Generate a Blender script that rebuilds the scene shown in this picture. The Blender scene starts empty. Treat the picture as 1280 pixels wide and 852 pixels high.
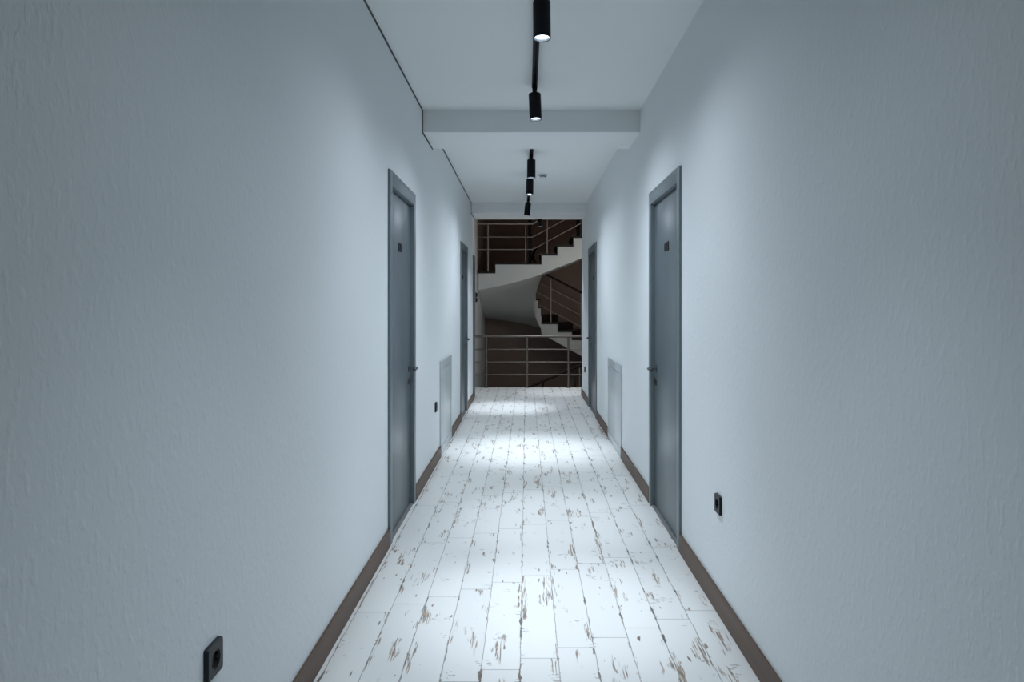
import bpy, bmesh, math
from mathutils import Vector, Matrix

SC = bpy.context.scene
COL = SC.collection
PI = math.pi

# ------------------------------------------------------------------ measures (metres)
EYE = 1.30            # lens height
XL, XR = -0.754, 0.825    # corridor wall faces
H = 2.73              # ceiling
F = 853.0             # focal length in pixels of the 1280 px frame
Y_END = 11.10         # edge of the landing floor
XLL = -0.86           # left wall of landing and stairwell
XRR = 2.75            # right wall of stairwell
Y_BACK = 14.16        # stairwell back wall


def at(px, py, Y):
    """point of the place seen at a picture position, at depth Y"""
    return Vector(((px - 658.0) * Y / F, Y, EYE + (384.0 - py) * Y / F))


# ------------------------------------------------------------------ mesh helpers
def box(bm, x0, x1, y0, y1, z0, z1, bev=0.0):
    vs = [bm.verts.new((x, y, z)) for x in (x0, x1) for y in (y0, y1) for z in (z0, z1)]
    fs = []
    for q in ((0, 1, 3, 2), (4, 6, 7, 5), (0, 4, 5, 1), (2, 3, 7, 6), (0, 2, 6, 4), (1, 5, 7, 3)):
        fs.append(bm.faces.new([vs[i] for i in q]))
    if bev:
        es = list({e for f in fs for e in f.edges})
        bmesh.ops.bevel(bm, geom=es, offset=bev, segments=2, affect='EDGES', profile=0.5)


def frame_of(d):
    d = d.normalized()
    a = Vector((0, 0, 1)) if abs(d.z) < 0.9 else Vector((1, 0, 0))
    u = d.cross(a).normalized()
    return u, d.cross(u).normalized()


def tube(bm, pts, r, seg=12):
    """capped round tube along a polyline"""
    pts = [Vector(p) for p in pts]
    rings = []
    n = len(pts)
    for i, p in enumerate(pts):
        if i == 0:
            d = pts[1] - pts[0]
        elif i == n - 1:
            d = pts[-1] - pts[-2]
        else:
            d = (pts[i + 1] - p).normalized() + (p - pts[i - 1]).normalized()
        u, v = frame_of(d)
        rings.append([bm.verts.new(p + r * (math.cos(2 * PI * k / seg) * u + math.sin(2 * PI * k / seg) * v)) for k in range(seg)])
    for a, b in zip(rings, rings[1:]):
        for k in range(seg):
            bm.faces.new((a[k], a[(k + 1) % seg], b[(k + 1) % seg], b[k]))
    bm.faces.new(list(reversed(rings[0])))
    bm.faces.new(rings[-1])


def lathe(bm, prof, seg=32, mat=Matrix.Identity(4), close=False):
    """profile of (radius, z) turned about z"""
    rings = []
    for r, z in prof:
        if r < 1e-6:
            rings.append([bm.verts.new(mat @ Vector((0, 0, z)))])
        else:
            rings.append([bm.verts.new(mat @ Vector((r * math.cos(2 * PI * k / seg), r * math.sin(2 * PI * k / seg), z))) for k in range(seg)])
    pairs = list(zip(rings, rings[1:]))
    if close:
        pairs.append((rings[-1], rings[0]))
    for a, b in pairs:
        for k in range(seg):
            k2 = (k + 1) % seg
            if len(a) == 1 and len(b) == 1:
                continue
            if len(a) == 1:
                bm.faces.new((a[0], b[k2], b[k]))
            elif len(b) == 1:
                bm.faces.new((a[k], a[k2], b[0]))
            else:
                bm.faces.new((a[k], a[k2], b[k2], b[k]))


def obj(name, bm, mat, parent=None, smooth=True):
    bmesh.ops.recalc_face_normals(bm, faces=bm.faces[:])
    me = bpy.data.meshes.new(name)
    bm.to_mesh(me)
    bm.free()
    me.materials.append(mat)
    if smooth:
        me.shade_smooth()
        me.set_sharp_from_angle(angle=math.radians(35))
    o = bpy.data.objects.new(name, me)
    COL.objects.link(o)
    if parent is not None:
        o.parent = parent
    return o


def thing(name, label, cat, loc=(0, 0, 0), group=None):
    o = bpy.data.objects.new(name, None)
    o.empty_display_size = 0.05
    COL.objects.link(o)
    o.location = loc
    o['label'] = label
    o['category'] = cat
    if group:
        o['group'] = group
    return o


def tag(o, label, cat, group=None):
    o['label'] = label
    o['category'] = cat
    if group:
        o['group'] = group
    return o


def struct(name, bm, mat, smooth=False):
    o = obj(name, bm, mat, None, smooth)
    o['kind'] = 'structure'
    return o


# ------------------------------------------------------------------ materials
def new_mat(name):
    m = bpy.data.materials.new(name)
    m.use_nodes = True
    nt = m.node_tree
    return m, nt, nt.nodes['Principled BSDF']


def plain(name, col, rough=0.5, metal=0.0, spec=0.5, bump=0.0, bscale=60.0, vary=0.0):
    m, nt, p = new_mat(name)
    p.inputs['Base Color'].default_value = (*col, 1)
    p.inputs['Roughness'].default_value = rough
    p.inputs['Metallic'].default_value = metal
    p.inputs['Specular IOR Level'].default_value = spec
    tc = nt.nodes.new('ShaderNodeTexCoord')
    nz = nt.nodes.new('ShaderNodeTexNoise')
    nz.inputs['Scale'].default_value = bscale
    nz.inputs['Detail'].default_value = 3
    nt.links.new(tc.outputs['Object'], nz.inputs['Vector'])
    if vary:
        mx = nt.nodes.new('ShaderNodeMix')
        mx.data_type = 'RGBA'
        mx.inputs[6].default_value = (*[c * (1 - vary) for c in col], 1)
        mx.inputs[7].default_value = (*[min(1, c * (1 + vary)) for c in col], 1)
        nt.links.new(nz.outputs['Fac'], mx.inputs[0])
        nt.links.new(mx.outputs[2], p.inputs['Base Color'])
    if bump:
        b = nt.nodes.new('ShaderNodeBump')
        b.inputs['Strength'].default_value = 1.0
        b.inputs['Distance'].default_value = bump
        nt.links.new(nz.outputs['Fac'], b.inputs['Height'])
        nt.links.new(b.outputs['Normal'], p.inputs['Normal'])
    return m


def emissive(name, col, strength):
    m, nt, p = new_mat(name)
    p.inputs['Base Color'].default_value = (0.8, 0.8, 0.8, 1)
    p.inputs['Emission Color'].default_value = (*col, 1)
    p.inputs['Emission Strength'].default_value = strength
    return m


def plaster(name, col, depth):
    """wall covering with short upright grain"""
    m, nt, p = new_mat(name)
    p.inputs['Base Color'].default_value = (*col, 1)
    p.inputs['Roughness'].default_value = 0.85
    p.inputs['Specular IOR Level'].default_value = 0.25
    g = nt.nodes.new('ShaderNodeNewGeometry')
    mp = nt.nodes.new('ShaderNodeMapping')
    mp.inputs['Scale'].default_value = (95, 95, 42)
    nt.links.new(g.outputs['Position'], mp.inputs['Vector'])
    n1 = nt.nodes.new('ShaderNodeTexNoise')
    n1.inputs['Scale'].default_value = 1.0
    n1.inputs['Detail'].default_value = 4
    n1.inputs['Roughness'].default_value = 0.55
    nt.links.new(mp.outputs['Vector'], n1.inputs['Vector'])
    mp2 = nt.nodes.new('ShaderNodeMapping')
    mp2.inputs['Scale'].default_value = (52, 52, 30)
    nt.links.new(g.outputs['Position'], mp2.inputs['Vector'])
    n2 = nt.nodes.new('ShaderNodeTexNoise')
    n2.inputs['Scale'].default_value = 1.0
    n2.inputs['Detail'].default_value = 2
    nt.links.new(mp2.outputs['Vector'], n2.inputs['Vector'])
    ramp = nt.nodes.new('ShaderNodeMapRange')
    ramp.inputs['From Min'].default_value = 0.52
    ramp.inputs['From Max'].default_value = 0.68
    nt.links.new(n2.outputs['Fac'], ramp.inputs['Value'])
    ad = nt.nodes.new('ShaderNodeMath')
    ad.operation = 'MULTIPLY_ADD'
    ad.inputs[1].default_value = 0.8
    nt.links.new(ramp.outputs['Result'], ad.inputs[0])
    nt.links.new(n1.outputs['Fac'], ad.inputs[2])
    b = nt.nodes.new('ShaderNodeBump')
    b.inputs['Strength'].default_value = 1.0
    b.inputs['Distance'].default_value = depth
    nt.links.new(ad.outputs[0], b.inputs['Height'])
    nt.links.new(b.outputs['Normal'], p.inputs['Normal'])
    return m


def wood_brown(name, c0, c1, rough, scale=(30, 3, 30)):
    m, nt, p = new_mat(name)
    g = nt.nodes.new('ShaderNodeNewGeometry')
    mp = nt.nodes.new('ShaderNodeMapping')
    mp.inputs['Scale'].default_value = scale
    nt.links.new(g.outputs['Position'], mp.inputs['Vector'])
    n = nt.nodes.new('ShaderNodeTexNoise')
    n.inputs['Scale'].default_value = 1.0
    n.inputs['Detail'].default_value = 4
    nt.links.new(mp.outputs['Vector'], n.inputs['Vector'])
    mx = nt.nodes.new('ShaderNodeMix')
    mx.data_type = 'RGBA'
    mx.inputs[6].default_value = (*c0, 1)
    mx.inputs[7].default_value = (*c1, 1)
    nt.links.new(n.outputs['Fac'], mx.inputs[0])
    nt.links.new(mx.outputs[2], p.inputs['Base Color'])
    p.inputs['Roughness'].default_value = rough
    return m


def worn_planks():
    """white-painted boards along the corridor, each row stepped on by 8 cm, paint worn through in streaks"""
    m, nt, p = new_mat('worn_white_planks')
    N, L = nt.nodes, nt.links

    def val(x):
        return x

    def math_(op, a, b=None, c=None, clamp=False):
        n = N.new('ShaderNodeMath')
        n.operation = op
        n.use_clamp = clamp
        for i, v in enumerate((a, b, c)):
            if v is None:
                continue
            if isinstance(v, (int, float)):
                n.inputs[i].default_value = v
            else:
                L.new(v, n.inputs[i])
        return n.outputs[0]

    def vec(x, y, z=0.0):
        n = N.new('ShaderNodeCombineXYZ')
        for i, v in enumerate((x, y, z)):
            if isinstance(v, (int, float)):
                n.inputs[i].default_value = v
            else:
                L.new(v, n.inputs[i])
        return n.outputs[0]

    def noise(v, detail=3, rough=0.55):
        n = N.new('ShaderNodeTexNoise')
        n.inputs['Scale'].default_value = 1.0
        n.inputs['Detail'].default_value = detail
        n.inputs['Roughness'].default_value = rough
        L.new(v, n.inputs['Vector'])
        return n.outputs['Fac']

    def rng(v, a, b, lo=0.0, hi=1.0):
        n = N.new('ShaderNodeMapRange')
        n.interpolation_type = 'SMOOTHSTEP'
        n.inputs['From Min'].default_value = a
        n.inputs['From Max'].default_value = b
        n.inputs['To Min'].default_value = lo
        n.inputs['To Max'].default_value = hi
        L.new(v, n.inputs['Value'])
        return n.outputs['Result']

    def mix(f, a, b):
        n = N.new('ShaderNodeMix')
        n.data_type = 'RGBA'
        L.new(f, n.inputs[0])
        for i, v in ((6, a), (7, b)):
            if isinstance(v, tuple):
                n.inputs[i].default_value = (*v, 1)
            else:
                L.new(v, n.inputs[i])
        return n.outputs[2]

    g = N.new('ShaderNodeNewGeometry')
    s = N.new('ShaderNodeSeparateXYZ')
    L.new(g.outputs['Position'], s.inputs[0])
    X, Y = s.outputs[0], s.outputs[1]
    # edges waver a little
    wob = math_('MULTIPLY', math_('SUBTRACT', noise(vec(math_('MULTIPLY', X, 9), math_('MULTIPLY', Y, 11)), 3), 0.5), 0.010)
    Xw = math_('ADD', X, wob)
    u = math_('DIVIDE', math_('ADD', Xw, 0.022), 0.1405)
    i = math_('FLOOR', u)
    fu = math_('FRACT', u)
    v = math_('DIVIDE', math_('SUBTRACT', math_('SUBTRACT', Y, 3.31), math_('MULTIPLY', i, 0.0795)), 0.78)
    j = math_('FLOOR', v)
    fv = math_('FRACT', v)
    du = math_('MULTIPLY', math_('MINIMUM', fu, math_('SUBTRACT', 1.0, fu)), 0.1405)
    dv = math_('MULTIPLY', math_('MINIMUM', fv, math_('SUBTRACT', 1.0, fv)), 0.78)
    wn = N.new('ShaderNodeTexWhiteNoise')
    wn.noise_dimensions = '3D'
    L.new(vec(i, j, 3.0), wn.inputs['Vector'])
    rnd = wn.outputs['Value']
    off = math_('MULTIPLY', rnd, 37.0)
    # long seams: thin everywhere, fat and dark where chipped
    chip = rng(noise(vec(math_('MULTIPLY', X, 16), math_('MULTIPLY', Y, 5.5), 5.0), 4, 0.65), 0.50, 0.66)
    rag = noise(vec(math_('MULTIPLY', X, 120), math_('MULTIPLY', Y, 26), 2.0), 3, 0.6)
    half = math_('MULTIPLY_ADD', math_('MULTIPLY', chip, rng(rag, 0.35, 0.65)), 0.0068, 0.0016)
    seam = rng(math_('SUBTRACT', half, du), -0.0006, 0.0009)
    seam_strength = math_('MULTIPLY_ADD', chip, 0.36, 0.60)
    seam = math_('MULTIPLY', seam, seam_strength)
    endseam = math_('MULTIPLY', rng(math_('SUBTRACT', 0.0021, dv), -0.0008, 0.0008), 0.62)
    # worn streaks inside clustered patches
    fine = noise(vec(math_('MULTIPLY', X, 165), math_('MULTIPLY_ADD', Y, 7.5, off), off), 3, 0.6)
    streak = rng(fine, 0.495, 0.56)
    clus = noise(vec(math_('MULTIPLY', X, 17), math_('MULTIPLY_ADD', Y, 4.2, off), math_('ADD', off, 4.0)), 2, 0.5)
    edge_boost = rng(du, 0.0, 0.03, 0.055, 0.0)
    patch = rng(math_('ADD', clus, edge_boost), 0.60, 0.655)
    wear = math_('MULTIPLY', streak, patch)
    # solid little bare spots
    spot = noise(vec(math_('MULTIPLY', X, 42), math_('MULTIPLY_ADD', Y, 10, off), math_('ADD', off, 9.0)), 2, 0.5)
    bare = rng(math_('ADD', spot, math_('MULTIPLY', edge_boost, 0.5)), 0.705, 0.745)
    # crosswise saw marks, faint
    cross = rng(noise(vec(math_('MULTIPLY', X, 40), math_('MULTIPLY', Y, 110), off), 2, 0.5), 0.56, 0.62)
    cpatch = rng(noise(vec(math_('MULTIPLY', X, 13), math_('MULTIPLY_ADD', Y, 9, off), math_('ADD', off, 19.0)), 1, 0.5), 0.635, 0.68)
    sawn = math_('MULTIPLY', math_('MULTIPLY', cross, cpatch), 0.6)
    tint = rng(noise(vec(math_('MULTIPLY', X, 60), math_('MULTIPLY', Y, 25), 7.0), 3), 0.35, 0.65)
    bare_col = mix(tint, (0.095, 0.062, 0.040), (0.37, 0.235, 0.135))
    shade = math_('MULTIPLY_ADD', rnd, 0.06, 0.94)
    mul = N.new('ShaderNodeVectorMath')
    mul.operation = 'SCALE'
    mul.inputs[0].default_value = FLOOR_WHITE
    L.new(shade, mul.inputs['Scale'])
    col = mix(endseam, mul.outputs[0], (0.20, 0.20, 0.19))
    col = mix(math_('MULTIPLY', wear, 0.85), col, bare_col)
    col = mix(sawn, col, (0.22, 0.19, 0.17))
    col = mix(math_('MULTIPLY', bare, 0.9), col, bare_col)
    col = mix(seam, col, mix(math_('MULTIPLY', chip, math_('MULTIPLY', tint, 0.7)), (0.085, 0.075, 0.062), (0.22, 0.14, 0.085)))
    L.new(col, p.inputs['Base Color'])
    p.inputs['Roughness'].default_value = 0.42
    p.inputs['Specular IOR Level'].default_value = 0.45
    hgt = math_('SUBTRACT', 1.0, math_('MAXIMUM', math_('MAXIMUM', seam, endseam), math_('MULTIPLY', wear, 0.5)))
    b = N.new('ShaderNodeBump')
    b.inputs['Strength'].default_value = 0.6
    b.inputs['Distance'].default_value = 0.0015
    L.new(hgt, b.inputs['Height'])
    L.new(b.outputs['Normal'], p.inputs['Normal'])
    return m


FLOOR_WHITE = (0.84, 0.835, 0.81)
M = {
    'wall': plaster('textured_white_wall', (0.81, 0.845, 0.855), 0.0007),
    'ceiling': plain('ceiling_white', (0.86, 0.88, 0.88), 0.9, spec=0.2),
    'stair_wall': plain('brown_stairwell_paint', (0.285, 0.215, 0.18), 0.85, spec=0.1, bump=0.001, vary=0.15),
    'stair_white': plain('stair_white_plaster', (0.66, 0.68, 0.66), 0.85, spec=0.2),
    'floor': worn_planks(),
    'base': wood_brown('brown_wood', (0.072, 0.039, 0.022), (0.125, 0.073, 0.045), 0.5),
    'door': plain('grey_blue_satin_paint', (0.115, 0.145, 0.162), 0.33, spec=0.5),
    'casing': plain('grey_blue_casing', (0.15, 0.185, 0.20), 0.38),
    'seal': plain('dark_rubber', (0.03, 0.035, 0.04), 0.7),
    'pale_strip': plain('pale_threshold', (0.22, 0.225, 0.22), 0.5),
    'black': plain('black_powder_coat', (0.004, 0.005, 0.008), 0.5, spec=0.18),
    'chrome': plain('dark_nickel', (0.18, 0.19, 0.20), 0.28, metal=1.0),
    'reflector': plain('reflector_aluminium', (0.75, 0.78, 0.82), 0.25, metal=1.0),
    'lens': emissive('lamp_lens', (0.80, 0.90, 1.0), 3.0),
    'fill_lamp_glass': emissive('fill_lamp_glow', (1.0, 0.93, 0.86), 2.0),
    'socket': plain('anthracite_plastic', (0.013, 0.018, 0.021), 0.5, spec=0.35),
    'socket_in': plain('black_plastic', (0.008, 0.008, 0.009), 0.5),
    'enamel': plain('white_enamel', (0.56, 0.605, 0.62), 0.3),
    'white_plastic': plain('white_plastic', (0.72, 0.74, 0.74), 0.4),
    'dark_ring': plain('grey_plastic', (0.12, 0.13, 0.13), 0.5),
    'gap': plain('shadow_gap_profile', (0.05, 0.06, 0.065), 0.7),
    'steel': plain('brushed_steel', (0.20, 0.172, 0.150), 0.42, metal=0.8),
    'steel_rail': plain('satin_steel', (0.42, 0.36, 0.32), 0.45, metal=0.6),
    'tread': wood_brown('dark_stained_tread', (0.006, 0.005, 0.005), (0.014, 0.010, 0.008), 0.5),
    'dark_wood': wood_brown('dark_red_wood', (0.014, 0.006, 0.005), (0.024, 0.010, 0.008), 0.85),
    'bronze': plain('dark_bronze', (0.008, 0.007, 0.006), 0.5, spec=0.3),
}

# ------------------------------------------------------------------ doors and cabinets along the walls: near and far Y
DOORS = {
    1: (-1, 3.713, 4.577, 2.055),
    2: (-1, 7.770, 8.640, 2.055),
    3: (-1, 9.590, 9.870, 2.035),
    4: (+1, 3.629, 4.530, 2.055),
    5: (+1, 7.990, 8.985, 2.070),
}
CABS = {-1: (5.93, 6.79, 0.832), 1: (5.88, 6.82, 0.80)}
Y0 = -3.2
WT = 0.16  # wall thickness

# ------------------------------------------------------------------ setting
def corridor_wall(name, sgn, xf, y_end):
    bm = bmesh.new()
    xa, xb = sorted((xf, xf + sgn * WT))
    y = Y0
    for n, (s, a, b, top) in sorted(DOORS.items(), key=lambda t: t[1][1]):
        if s != sgn:
            continue
        box(bm, xa, xb, y, a + 0.035, 0, H)
        e = b - 0.035 if n != 3 else b
        box(bm, xa, xb, a + 0.035, e, top - 0.035, H)
        y = e
    if y < y_end:
        box(bm, xa, xb, y, y_end, 0, H)
    return struct(name, bm, M['wall'])


corridor_wall('wall_left', -1, XL, 9.87)
corridor_wall('wall_right', 1, XR, 10.13)
bm = bmesh.new()
box(bm, XL - WT, XR + WT, Y0 - WT, Y0, 0, H)
struct('wall_behind', bm, M['wall'])

bm = bmesh.new()
box(bm, XL - WT, XR + WT, Y0, 9.87, -0.22, 0)
box(bm, XLL, XRR, 9.87, Y_END, -0.22, 0)
struct('floor', bm, M['floor'])

bm = bmesh.new()
box(bm, XL - WT, XR + WT, Y0, 9.87, H, H + 0.2)
box(bm, XLL - WT, XRR + WT, 9.87, Y_END, H, H + 0.2)
struct('ceiling', bm, M['ceiling'])
for y0, y1, zb in ((4.95, 5.476, 2.571), (9.31, 9.94, 2.588)):
    bm = bmesh.new()
    box(bm, XL, XR, y0, y1, zb, H)
    struct('ceiling_beam', bm, M['ceiling'])

# shadow gap profile following ceiling and beams along the left wall
bm = bmesh.new()
w, d = 0.010, 0.005
xa, xb = XL, XL + d
box(bm, xa, xb, Y0, 4.95, H - w, H)
box(bm, xa, xb, 4.95 - w, 4.95, 2.571 - w, H)
box(bm, xa, xb, 4.95, 5.476, 2.571 - w, 2.571)
box(bm, xa, xb, 5.476, 9.31, H - w, H)
box(bm, xa, xb, 9.31 - w, 9.31, 2.588 - w, H)
box(bm, xa, xb, 9.31, 9.87, 2.588 - w, 2.588)
struct('trim_1', bm, M['gap'])


def baseboard(name, sgn, xf, runs):
    bm = bmesh.new()
    xa, xb = sorted((xf, xf - sgn * 0.015))
    for a, b in runs:
        box(bm, xa, xb, a, b, 0.0, 0.096, 0.003)
    struct(name, bm, M['base'])


baseboard('baseboard_left', -1, XL, ((Y0, 3.713), (4.577, 5.93), (6.79, 7.77), (8.64, 9.59)))
baseboard('baseboard_right', 1, XR, ((Y0, 3.629), (4.53, 5.88), (6.82, 7.99), (8.985, 10.13)))

# landing and stairwell shell
ZB, ZT = -3.3, 5.6
bm = bmesh.new()
box(bm, XLL - WT, XLL, 9.87, 11.97, 0, ZT)
box(bm, XLL - WT, XLL, Y_END, 11.97, ZB, 0)
box(bm, XLL - WT, XLL, 11.97, Y_BACK, ZB, 1.93)
struct('wall_stairwell_left', bm, M['wall'])
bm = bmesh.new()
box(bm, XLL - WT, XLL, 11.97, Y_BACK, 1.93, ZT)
struct('wall_stairwell_left_shaded', bm, M['stair_wall'])  # same wall; its shade above the stairs is put into the brown colour
bm = bmesh.new()
box(bm, XR + WT, XRR, 10.0, 10.13, 0, H)
struct('wall_landing_right', bm, M['wall'])
bm = bmesh.new()
box(bm, XRR, XRR + WT, 10.0, Y_BACK, ZB, ZT)
struct('wall_stairwell_right', bm, M['stair_wall'])
bm = bmesh.new()
box(bm, XLL - WT, XRR + WT, Y_BACK, Y_BACK + WT, ZB, ZT)
struct('wall_stairwell_back', bm, M['stair_wall'])
bm = bmesh.new()
box(bm, XLL - WT, XRR + WT, Y_END - 0.15, Y_END, H + 0.2, ZT)
box(bm, XLL - WT, XRR + WT, Y_END - 0.15, Y_END, ZB, -0.22)
struct('wall_stairwell_front', bm, M['stair_wall'])
bm = bmesh.new()
box(bm, XLL - WT, XRR + WT, Y_END, Y_BACK, ZT, ZT + 0.1)
struct('ceiling_stairwell', bm, M['stair_wall'])
bm = bmesh.new()
box(bm, XLL - WT, XRR + WT, Y_END, Y_BACK, ZB - 0.1, ZB)
struct('floor_stairwell', bm, M['stair_wall'])


# ------------------------------------------------------------------ doors
def lever(root, sgn, xleaf, y, z, far_dir):
    """rose, neck and lever (one handle) + keyhole plate; far_dir = +1 lever points to +Y"""
    bm = bmesh.new()
    n = -sgn  # out of the wall
    rot = Matrix.Rotation(PI / 2 * n, 4, 'Y')
    T = Matrix.Translation((xleaf, y, z)) @ rot
    lathe(bm, [(0, 0.0), (0.026, 0.0), (0.026, 0.006), (0.023, 0.009), (0, 0.009)], 24, T)
    tube(bm, [(xleaf + n * 0.006, y, z), (xleaf + n * 0.046, y, z), (xleaf + n * 0.054, y + far_dir * 0.008, z),
              (xleaf + n * 0.056, y + far_dir * 0.03, z), (xleaf + n * 0.054, y + far_dir * 0.115, z - 0.003)], 0.0095, 12)
    obj('door_handle', bm, M['chrome'], root)
    bm = bmesh.new()
    T2 = Matrix.Translation((xleaf, y, z - 0.085)) @ rot
    lathe(bm, [(0.007, 0.002), (0.007, 0.008), (0.022, 0.008), (0.025, 0.005), (0.025, 0.0)], 24, T2)
    box(bm, min(xleaf + n * 0.006, xleaf + n * 0.014), max(xleaf + n * 0.006, xleaf + n * 0.014), y - 0.005, y + 0.005, z - 0.107, z - 0.063)
    obj('keyhole_plate', bm, M['chrome'], root)


for n, (s, a, b, top) in DOORS.items():
    xf = XL if s < 0 else XR
    root = bpy.data.objects.new('door_%d' % n, None)
    COL.objects.link(root)
    root['kind'] = 'structure'
    out = -s * 0.013        # casing stands proud of the wall
    jw = 0.066 if n != 3 else 0.05
    xin = xf + s * 0.10
    bm = bmesh.new()
    xa, xb = sorted((xf + out, xin))
    box(bm, xa, xb, a, a + jw, 0, top, 0.002)
    box(bm, xa, xb, b - jw, b, 0, top, 0.002)
    box(bm, xa, xb, a + jw - 0.002, b - jw + 0.002, top - 0.082, top, 0.002)
    obj('door_frame', bm, M['casing'], root)
    xleaf = xf + s * 0.014
    bm = bmesh.new()
    xa, xb = sorted((xleaf, xleaf + s * 0.045))
    box(bm, xa, xb, a + jw + 0.003, b - jw - 0.003, 0.012, top - 0.085, 0.0015)
    obj('door_leaf', bm, M['door'], root)
    bm = bmesh.new()
    xa, xb = sorted((xleaf + s * 0.006, xleaf + s * 0.03))
    box(bm, xa, xb, a + jw, a + jw + 0.004, 0, top - 0.082)
    box(bm, xa, xb, b - jw - 0.004, b - jw, 0, top - 0.082)
    box(bm, xa, xb, a + jw, b - jw, top - 0.086, top - 0.082)
    obj('rubber_seal', bm, M['seal'], root)
    bm = bmesh.new()
    xa, xb = sorted((xf + out * 0.4, xleaf + s * 0.03))
    box(bm, xa, xb, a + jw, b - jw, 0, 0.008)
    obj('threshold', bm, M['pale_strip'], root)
    if n == 3:
        lever(root, s, xleaf, b - jw - 0.05, 0.90, -1)
        continue
    lever(root, s, xleaf, b - jw - 0.062, 0.905, -1)
    # small dark number plate with raised worn strokes
    yc = 0.5 * (a + b) - 0.0
    zc = 1.665
    bm = bmesh.new()
    o1 = -s * 0.004
    xa, xb = sorted((xleaf, xleaf + o1))
    for y0, y1, z0, z1 in ((-0.062, -0.008, -0.028, 0.026), (0.004, 0.058, -0.026, 0.022)):
        # digit-like outline: two stacked loops
        t = 0.013
        box(bm, xa, xb, yc + y0, yc + y0 + t, zc + z0, zc + z1, 0.001)
        box(bm, xa, xb, yc + y1 - t, yc + y1, zc + z0, zc + z1, 0.001)
        for zz in (z0, (z0 + z1) / 2 - t / 2, z1 - t):
            box(bm, xa, xb, yc + y0 + t - 0.001, yc + y1 - t + 0.001, zc + zz, zc + zz + t, 0.001)
    obj('number_plate', bm, M['bronze'], root)

# ------------------------------------------------------------------ low white wall cabinets
for s, lab in ((-1, 'low white metal wall cabinet between the two nearer doors on the left wall'),
               (1, 'low white metal wall cabinet between the two doors on the right wall')):
    a, b, top = CABS[s]
    xf = XL if s < 0 else XR
    root = thing('manifold_cabinet', lab, 'cabinet', (xf, (a + b) / 2, 0), 'low white cabinets set in the corridor walls')
    yo = (a + b) / 2
    hw = (b - a) / 2

    def nb(bm, d0, d1, y0, y1, z0, z1, bev=0.0):
        p, q = sorted((-s * d0, -s * d1))
        box(bm, p, q, y0, y1, z0, z1, bev)
    bm = bmesh.new()
    fw = 0.055
    nb(bm, 0, 0.013, -hw, -hw + fw, 0, top, 0.0015)
    nb(bm, 0, 0.013, hw - fw, hw, 0, top, 0.0015)
    nb(bm, 0, 0.013, -hw + fw, hw - fw, top - fw * 1.3, top, 0.0015)
    nb(bm, 0, 0.013, -hw + fw, hw - fw, 0, 0.07, 0.0015)
    obj('cabinet_frame', bm, M['enamel'], root)
    bm = bmesh.new()
    nb(bm, 0, 0.008, -hw + fw + 0.004, hw - fw - 0.004, 0.074, top - fw * 1.3 - 0.006, 0.0015)
    dr = obj('cabinet_door', bm, M['enamel'], root)
    bm = bmesh.new()
    T = Matrix.Translation((-s * 0.008, hw - fw - 0.05, top * 0.5)) @ Matrix.Rotation(-s * PI / 2, 4, 'Y')
    lathe(bm, [(0, 0), (0.011, 0), (0.011, 0.002), (0.009, 0.004), (0, 0.004)], 20, T)
    obj('cam_lock', bm, M['enamel'], dr)


# ------------------------------------------------------------------ power sockets
def socket(sgn, y, z, label):
    xf = XL if sgn < 0 else XR
    root = thing('power_socket', label, 'power socket', (xf, y, z), 'black square power sockets low on the walls')
    rot = Matrix.Rotation(-sgn * PI / 2, 4, 'Y')    # local z out of the wall
    hs = 0.0395
    T = 0.012
    bm = bmesh.new()
    nseg = 48
    r = 0.0225
    ci, sq = [], []
    for k in range(nseg):
        an = 2 * PI * k / nseg + PI / 4
        c, s_ = math.cos(an), math.sin(an)
        q = max(abs(c), abs(s_))
        rr = min(hs / q, hs * 1.36)
        ci.append((r * c, r * s_))
        sq.append((rr * c, rr * s_))
    ring = lambda pts, zz, k=1.0: [bm.verts.new(rot @ Vector((p[0] * k, p[1] * k, zz))) for p in pts]
    loops = [ring(sq, 0.0), ring(sq, T - 0.003), ring(sq, T, 0.95), ring(ci, T), ring(ci, 0.002)]
    for A, B in zip(loops, loops[1:]):
        for k in range(nseg):
            bm.faces.new((A[k], A[(k + 1) % nseg], B[(k + 1) % nseg], B[k]))
    obj('cover_plate', bm, M['socket'], root)
    bm = bmesh.new()
    lathe(bm, [(0.0215, 0.0105), (0.0195, 0.0105), (0.0185, 0.0025), (0, 0.0025)], 40, rot)
    obj('socket_insert', bm, M['socket_in'], root)
    for q in (-1, 1):
        bm = bmesh.new()
        box(bm, *sorted((-sgn * 0.003, -sgn * 0.009)), q * 0.0175 - 0.0025, q * 0.0175 + 0.0025, -0.004, 0.004)
        obj('earth_contact', bm, M['chrome'], root)
    return root


socket(-1, 1.632, 0.459, 'black power socket close up at the bottom of the near left wall')
socket(-1, 5.65, 0.475, 'small black power socket just before the low cabinet on the left wall')
socket(1, 2.915, 0.460, 'black power socket on the right wall before the nearest right door')
socket(1, 9.56, 0.43, 'tiny black power socket past the far right door near the railing')

# double switch on the landing wall
root = thing('light_switch', 'black upright double light switch on the pale wall beyond the last left door', 'light switch', (XLL, 11.55, 1.47))
bm = bmesh.new()
box(bm, 0, 0.012, -0.042, 0.042, -0.085, 0.085, 0.003)
obj('switch_frame', bm, M['socket'], root)
for q in (-1, 1):
    bm = bmesh.new()
    box(bm, 0.010, 0.030, -0.03, 0.03, q * 0.04 - 0.032, q * 0.04 + 0.032, 0.003)
    obj('rocker', bm, M['socket_in'], root)

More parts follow.
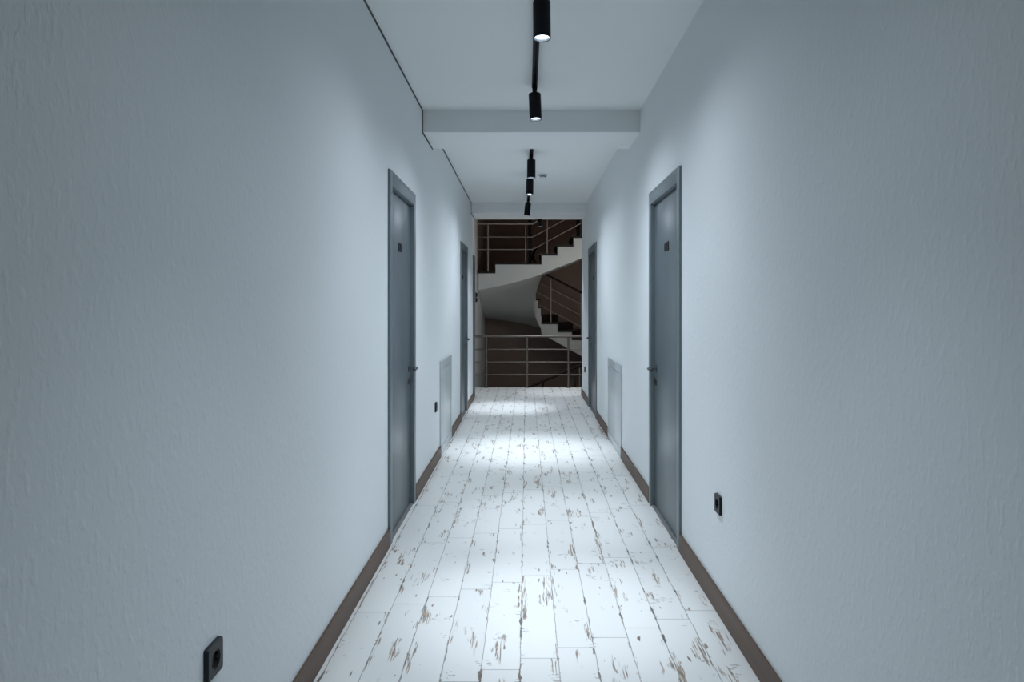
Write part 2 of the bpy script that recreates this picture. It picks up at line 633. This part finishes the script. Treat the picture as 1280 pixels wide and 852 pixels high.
# ------------------------------------------------------------------ ceiling: tracks, spotlights, detector
def track(y0, y1, x0, x1, label):
    root = thing('light_track', label, 'light track', (x0, y0, H), 'black ceiling light tracks')
    Lg = y1 - y0
    dx = x1 - x0
    bm = bmesh.new()
    prof = [(-0.0165, 0), (-0.0165, -0.034), (-0.006, -0.034), (-0.006, -0.012), (0.006, -0.012), (0.006, -0.034), (0.0165, -0.034), (0.0165, 0)]
    A = [bm.verts.new((p[0], 0, p[1])) for p in prof]
    B = [bm.verts.new((p[0] + dx, Lg, p[1])) for p in prof]
    n = len(prof)
    for k in range(n):
        bm.faces.new((A[k], A[(k + 1) % n], B[(k + 1) % n], B[k]))
    obj('track_rail', bm, M['black'], root)
    for yy, xx in ((0, 0), (Lg, dx)):
        bm = bmesh.new()
        box(bm, xx - 0.0175, xx + 0.0175, yy - 0.006, yy + 0.006, -0.036, 0.0, 0.002)
        obj('end_cap', bm, M['black'], root)


track(0.9, 4.34, 0.052, 0.052, 'black ceiling track in front of the nearer ceiling beam')
track(6.02, 9.15, 0.047, 0.024, 'short black ceiling track between the two ceiling beams')

LIGHT_COL = (0.885, 1.0, 1.13)


def spot(x, y, aim, label, beams, ztop=H - 0.034, body=0.168, r=0.039):
    """black cylinder head hung from the track, lens recessed in its lower end; beams = (cone, watts) of core and spill"""
    root = thing('track_spotlight', label, 'spotlight', (x, y, ztop), 'black cylinder spotlights on the ceiling')
    bm = bmesh.new()
    box(bm, -0.015, 0.015, -0.045, 0.045, -0.014, 0.010, 0.002)
    lathe(bm, [(0, -0.012), (0.011, -0.012), (0.011, -0.040), (0, -0.040)], 16)
    obj('track_adapter', bm, M['black'], root)
    piv = Vector((0, 0, -0.030))
    d = (Vector(aim) - (Vector((x, y, ztop)) + piv)).normalized()
    R = Vector((0, 0, -1)).rotation_difference(d).to_matrix().to_4x4()
    T = Matrix.Translation(piv) @ R
    bm = bmesh.new()
    lathe(bm, [(0, 0), (r - 0.003, 0), (r, -0.003), (r, -body), (r - 0.003, -body), (r - 0.003, -body + 0.028), (0, -body + 0.028)], 40, T)
    obj('housing', bm, M['black'], root)
    bm = bmesh.new()
    lathe(bm, [(r - 0.0035, -body + 0.001), (r - 0.005, -body + 0.001), (0.030, -body + 0.018), (0.032, -body + 0.018)], 40, T, close=True)
    obj('reflector', bm, M['reflector'], root)
    bm = bmesh.new()
    lathe(bm, [(0.0305, -body + 0.019), (0.0305, -body + 0.016), (0.018, -body + 0.012), (0, -body + 0.011)], 32, T)
    obj('lens', bm, M['lens'], root)
    for cone, watts in beams:
        la = bpy.data.lights.new('spotlight_beam', 'SPOT')
        la.energy = watts
        la.color = LIGHT_COL
        la.spot_size = math.radians(cone)
        la.spot_blend = 1.0
        la.shadow_soft_size = 0.03
        lo = bpy.data.objects.new('spotlight_beam', la)
        COL.objects.link(lo)
        lo.matrix_world = Matrix.Translation((x, y, ztop)) @ T @ Matrix.Translation((0, 0, -body - 0.004))


spot(0.068, 3.05, (0.10, 2.95, 0), 'nearest black cylinder spotlight cut by the top of the photo', ((36, 92), (60, 22), (100, 11), (165, 17)))
spot(0.053, 4.37, (0.15, 4.2, 0), 'black spotlight at the track end in front of the nearer beam', ((36, 66), (100, 14), (130, 12), (165, 27)))
spot(0.046, 6.32, (0.03, 6.25, 0), 'first black spotlight behind the nearer ceiling beam', ((36, 46), (46, 125), (165, 12)))
spot(0.037, 7.29, (0.0, 7.0, 0), 'black spotlight beside the white smoke detector, middle of three', ((110, 9), (165, 29)))
spot(0.024, 8.90, (-0.26, 8.85, 0), 'tilted black spotlight just before the far ceiling beam', ((36, 140), (95, 38)))
spot(0.195, 10.40, (0.50, 10.5, 0), 'farthest black spotlight hanging over the landing before the stairs', ((36, 55), (95, 44)), ztop=H)
spot(0.060, 1.40, (0.06, 1.40, 0), 'unseen black spotlight added on the nearer track, above the viewpoint', ((36, 14), (76, 26), (130, 4)))  # unseen head, added to light the near walls and floor

def added_fill_lamp(x, y, z, watts, col, label):  # unseen lamps, added to brighten the stair soffit and back wall
    root = thing('added_fill_lamp', label, 'added fill lamp', (x, y, z), 'unseen fill lamps added in the stairwell')
    Rm = Matrix.Rotation(-PI / 2, 4, 'X')
    bm = bmesh.new()
    lathe(bm, [(0, 0), (0.06, 0), (0.06, 0.018), (0.05, 0.024), (0, 0.024)], 32, Rm)
    obj('wall_plate', bm, M['white_plastic'], root)
    bm = bmesh.new()
    lathe(bm, [(0.045, 0.024), (0.075, 0.045), (0.085, 0.08), (0.07, 0.125), (0.035, 0.148), (0, 0.153)], 32, Rm)
    obj('glass_shade', bm, M['fill_lamp_glass'], root)
    la = bpy.data.lights.new('added_fill_light', 'POINT')
    la.energy = watts
    la.color = col
    la.shadow_soft_size = 0.08
    lo = bpy.data.objects.new('added_fill_light', la)
    COL.objects.link(lo)
    lo.location = (x, y + 0.26, z)


added_fill_lamp(1.45, 10.13, 1.75, 11, (1.0, 0.95, 0.90), 'unseen fill lamp added on the landing round the corner to the right')
added_fill_lamp(1.60, Y_END, 4.55, 4, (1.0, 0.80, 0.66), 'unseen fill lamp added above the upper flight of the stairs')

root = thing('smoke_detector', 'small round white smoke detector on the ceiling beside the spotlights', 'smoke detector', (0.18, 7.35, H))
bm = bmesh.new()
lathe(bm, [(0, 0), (0.050, 0), (0.050, -0.010), (0.044, -0.016), (0, -0.016)], 36)
obj('mounting_base', bm, M['white_plastic'], root)
bm = bmesh.new()
lathe(bm, [(0.032, -0.016), (0.032, -0.030), (0, -0.030)], 30)
obj('sensor_slots', bm, M['dark_ring'], root)
bm = bmesh.new()
lathe(bm, [(0, -0.029), (0.040, -0.029), (0.040, -0.034), (0.028, -0.044), (0.010, -0.047), (0, -0.047)], 36)
obj('sensor_cap', bm, M['white_plastic'], root)

# ------------------------------------------------------------------ staircase: far flight up to the left, winders, near flight up to the right
CX, CY, RI, RO = 0.29, 13.0, 0.14, 1.10
Y_IN_FAR, Y_OUT_FAR = CY + RI, CY + RO
Y_IN_NEAR, Y_OUT_NEAR = CY - RI, CY - RO
RISE = 0.153


def ray_pt(a, r):
    a = math.radians(a)
    return Vector((CX + r * math.cos(a), CY + r * math.sin(a)))


def out_pt(a):
    """outer edge of the turn: walls of the stairwell, corner slightly rounded"""
    a = math.radians(a)
    c, s_ = math.cos(a), math.sin(a)
    t = 9.0
    if c < -1e-6:
        t = min(t, (CX - XLL - 0.006) / -c)
    if abs(s_) > 1e-6:
        t = min(t, RO / abs(s_))
    return Vector((CX + t * c, CY + t * s_))


def lines():
    """riser lines in walking order: (inner, outer, level above the riser, underside, angle or None)"""
    out = []
    for q, xi in enumerate((2.25, 1.975, 1.70, 1.425, 1.15, 0.875, 0.60)):
        lvl = 1.008 - (6 - q) * RISE
        out.append((Vector((xi, Y_IN_FAR)), Vector((min(xi + 0.35, 2.6), Y_OUT_FAR)), lvl, 0.62 - (xi - 0.60) * 0.56, None))
    for q, (an, un) in enumerate(((72, 0.79), (95, 0.90), (118, 1.00), (142, 1.10), (168, 1.24), (198, 1.43), (233, 1.66))):
        if an == 72:
            out.append((Vector((CX, Y_IN_FAR)), Vector((CX + 0.35, Y_OUT_FAR)), 1.16, un, 90))
        else:
            out.append((ray_pt(an, RI), out_pt(an), 1.16 + q * RISE, un, an))
    for q, (xo, un) in enumerate(((0.265, 1.885), (0.544, 1.995), (0.823, 2.10), (1.10, 2.225), (1.38, 2.36), (1.66, 2.51), (1.94, 2.66), (2.22, 2.81), (2.50, 2.96))):
        out.append((Vector((xo, Y_IN_NEAR)), Vector((xo, Y_OUT_NEAR)), 2.235 + q * RISE, un, 270 if q == 0 else None))
    return out


def sector(A, B):
    """points along inner and outer edges between two riser lines"""
    aA, aB = A[4], B[4]
    inn, out = [], []
    if aA is None or aB is None:
        for t in (0.0, 0.5, 1.0):
            inn.append(A[0].lerp(B[0], t))
            out.append(A[1].lerp(B[1], t))
    else:
        n = 12
        for k in range(n + 1):
            t = k / n
            an = aA + (aB - aA) * t
            inn.append(ray_pt(an, RI))
            if A[1].y > CY + 1.0 and aA == 90:
                out.append(A[1].lerp(B[1], t) if t in (0, 1) else Vector((A[1].x + (B[1].x - A[1].x) * t, min(Y_OUT_FAR, CY + RO))))
            else:
                out.append(out_pt(an))
        inn[0], out[0] = A[0], A[1]
        inn[-1], out[-1] = B[0], B[1]
    return inn, out


def build_stair(name, label, LN, dz=0.0):
    root = thing(name, label, 'staircase', (LN[0][0].x, LN[0][0].y, 0))
    o0 = Vector(root.location)
    body = bmesh.new()
    prev_top = None
    TT = 0.032
    for k in range(len(LN) - 1):
        A, B = LN[k], LN[k + 1]
        inn, out = sector(A, B)
        n = len(inn) - 1
        top = A[2] + dz - TT
        rows = []
        for i in range(n + 1):
            zu = A[3] + (B[3] - A[3]) * i / n + dz
            P = lambda q, z: body.verts.new(Vector((q.x, q.y, z)) - o0)
            rows.append((P(inn[i], top), P(out[i], top), P(out[i], zu), P(inn[i], zu)))
        for r0, r1 in zip(rows, rows[1:]):
            for q in range(4):
                body.faces.new((r0[q], r0[(q + 1) % 4], r1[(q + 1) % 4], r1[q]))
        zp = prev_top if prev_top is not None else A[3] + dz
        v0, v1 = rows[0][0], rows[0][1]
        w0 = body.verts.new(Vector((v0.co.x, v0.co.y, zp - o0.z)))
        w1 = body.verts.new(Vector((v1.co.x, v1.co.y, zp - o0.z)))
        body.faces.new((v0, v1, w1, w0))
        if k == len(LN) - 2:
            body.faces.new(rows[-1])
        prev_top = top
        # tread board with nosing
        bm = bmesh.new()
        ring_t, ring_b = [], []
        di = []
        for i in range(n + 1):
            ax = (out[i] - inn[i]).normalized()
            di.append(ax)
        nose = (A[0] - B[0]).lerp(A[1] - B[1], 0.5).normalized() * 0.028
        pts = []
        ie = [inn[i] - di[i] * 0.018 for i in range(n + 1)]
        oe = [out[i] + di[i] * 0.018 for i in range(n + 1)]
        ie[0] = ie[0] + nose
        oe[0] = oe[0] + nose
        pts = ie + list(reversed(oe))
        ring_t = [bm.verts.new(Vector((p.x, p.y, top + TT)) - o0) for p in pts]
        ring_b = [bm.verts.new(Vector((p.x, p.y, top)) - o0) for p in pts]
        m = len(pts)
        for i in range(n):
            bm.faces.new((ring_t[i], ring_t[i + 1], ring_t[m - 2 - i], ring_t[m - 1 - i]))
            bm.faces.new((ring_b[i], ring_b[i + 1], ring_b[m - 2 - i], ring_b[m - 1 - i]))
        for i in range(m):
            bm.faces.new((ring_t[i], ring_t[(i + 1) % m], ring_b[(i + 1) % m], ring_b[i]))
        obj('tread', bm, M['tread'], root)
        # dark riser board
        bm = bmesh.new()
        f = nose.normalized() * 0.012
        q = [A[0], A[1], A[1] + f, A[0] + f]
        lo = [bm.verts.new(Vector((p.x, p.y, top + TT - RISE)) - o0) for p in q]
        hi = [bm.verts.new(Vector((p.x, p.y, top)) - o0) for p in q]
        bm.faces.new(lo)
        bm.faces.new(hi)
        for i in range(4):
            bm.faces.new((lo[i], lo[(i + 1) % 4], hi[(i + 1) % 4], hi[i]))
        obj('riser', bm, M['tread'], root)
    bmesh.ops.remove_doubles(body, verts=body.verts[:], dist=1e-4)
    obj('stair_slab', body, M['stair_white'], root)
    return root


ALL = lines()
STAIR = build_stair('staircase', 'white winding staircase with dark treads filling the end of the corridor', ALL)
STAIR_LOW = build_stair('staircase', 'dark lower flight going down below the landing railing', ALL[13:], -3.05)


# ------------------------------------------------------------------ railings
def rail_part(stair, loc):
    o = bpy.data.objects.new('railing', None)
    COL.objects.link(o)
    o.parent = stair
    o.location = Vector(loc) - Vector(stair.location)
    return o


def tubes(name, mat, root, pts, r):
    o0 = Vector(root.location)
    if root.parent is not None:
        o0 = o0 + Vector(root.parent.location)
    bm = bmesh.new()
    tube(bm, [Vector(p) - o0 for p in pts], r)
    return obj(name, bm, mat, root)


def post(name, mat, root, x, y, z0, z1, r):
    o = tubes(name, mat, root, [(x, y, z0), (x, y, z1)], r)
    return o


YR = 11.05
R1 = thing('landing_railing', 'waist-high steel railing across the corridor end in front of the stairs', 'railing', (0.0, YR, 0))
tubes('handrail', M['steel'], R1, [(XLL, YR, 0.832), (1.62, YR, 0.832)], 0.021)
for z in (0.620, 0.415, 0.210):
    tubes('crossbar', M['steel'], R1, [(XLL, YR, z), (1.62, YR, z)], 0.0085)
for x in (-0.648, 0.013, 0.680, 1.345):
    p_ = post('post', M['steel'], R1, x, YR, 0.0, 0.825, 0.0145)
    bm = bmesh.new()
    lathe(bm, [(0, 0.0), (0.036, 0.0), (0.036, 0.005), (0.018, 0.009), (0.0145, 0.009)], 24, Matrix.Translation((x, 0, 0)))
    obj('base_flange', bm, M['steel'], p_)

YN = Y_OUT_NEAR + 0.03
R2 = rail_part(STAIR, (0.0, YN, 1.94))
kink = at(666, 296, YN).x
for name, py, r in (('handrail', 279.5, 0.016), ('crossbar', 296, 0.0075), ('crossbar', 311.6, 0.0075)):
    z = at(0, py, YN).z
    tubes(name, M['steel_rail'], R2, [(-0.84, YN, z), (kink, YN, z), (2.5, YN, z + (2.5 - kink) * 0.545)], r)
for px, tread_z in ((610, 1.927), (657, 2.08), (684, 2.235)):
    x = (px - 658) * YN / F
    zt = at(0, 279.5, YN).z + max(0, x - kink) * 0.545
    post('post', M['steel_rail'], R2, x, YN, tread_z, zt, 0.011)
for x, z0 in ((0.07, 2.08), (0.965, 2.54)):
    bm = bmesh.new()
    y = Y_IN_NEAR - 0.05
    box(bm, x - 0.034, x + 0.034, y - 0.034 - YN, y + 0.034 - YN, z0 - 1.94, z0 + 1.0 - 1.94, 0.004)
    obj('newel_post', bm, M['tread'], R2)

YF = Y_IN_FAR + 0.03
R3 = rail_part(STAIR, (0.47, YF, 1.008))


def line_far(name, mat, p0, p1, r, ext=True):
    a, b = at(*p0, YF), at(*p1, YF)
    d = (b - a) / (b.x - a.x)
    start = a - d * (a.x - 0.20) if ext else a
    end = a + d * (2.3 - a.x)
    arc = []
    # wraps round the well end, still climbing
    for k, an in enumerate((130, 165, 200, 235)):
        q = ray_pt(an, RI + 0.03)
        arc.append(Vector((q.x, q.y, start.z + 0.10 * (k + 1))))
    tubes(name, mat, R3, list(reversed(arc)) + [start, end], r)


line_far('handrail', M['dark_wood'], (684, 343.5), (726.3, 365.2), 0.022)
line_far('crossbar', M['steel_rail'], (671, 351.5), (708.7, 371), 0.0075)
line_far('crossbar', M['steel_rail'], (671, 365), (720, 391), 0.0075)
line_far('crossbar', M['steel_rail'], (674.6, 381.6), (722.8, 406.5), 0.0075)
for px, z0, py in ((688.5, 1.008, 346), (726.5, 0.70, 365.5)):
    x = (px - 658) * YF / F
    post('post', M['steel_rail'], R3, x, YF, z0, at(px, py, YF).z, 0.0125)

R4 = rail_part(STAIR_LOW, (0.3, YN, -0.815))
h0, h1 = at(664, 482.5, YN), at(728, 455.5, YN)
tubes('handrail', M['dark_wood'], R4, [h0 - (h1 - h0) * 0.6, h0, h1, h0 + (h1 - h0) * 2.2], 0.025)
for px, py, zb in ((679, 476, -0.82), (665, 482, -0.97)):
    x = (px - 658) * YN / F
    post('post', M['dark_wood'], R4, x, YN, zb, at(px, py, YN).z, 0.016)
x = (718.5 - 658) * YN / F
bm = bmesh.new()
box(bm, x - 0.3 - 0.022, x - 0.3 + 0.022, -0.022, 0.022, 0.28, at(0, 470, YN).z + 0.815, 0.003)
obj('newel_post', bm, M['tread'], R4)
x = (724.5 - 658) * YN / F
post('baluster', M['steel_rail'], R4, x, YN, -0.52, at(0, 458, YN).z, 0.009)

# ------------------------------------------------------------------ world, camera, view
w = bpy.data.worlds.new('world')
SC.world = w
w.use_nodes = True
w.node_tree.nodes['Background'].inputs[0].default_value = (0.6, 0.8, 1.0, 1)
w.node_tree.nodes['Background'].inputs[1].default_value = 0.0

cam = bpy.data.cameras.new('camera')
cam.sensor_fit = 'HORIZONTAL'
cam.sensor_width = 36.0
cam.lens = F / 1280 * 36.0
cam.shift_x = -18.0 / 1280
cam.shift_y = -42.0 / 1280
cam.clip_start = 0.05
co = bpy.data.objects.new('camera', cam)
COL.objects.link(co)
co.location = (0, 0, EYE)
co.rotation_euler = (PI / 2, 0, 0)
SC.camera = co

vs = SC.view_settings
SC.display_settings.display_device = 'sRGB'
vs.view_transform = 'Standard'
vs.look = 'None'
vs.gamma = 1.0
vs.use_curve_mapping = False
vs.exposure = 0.36
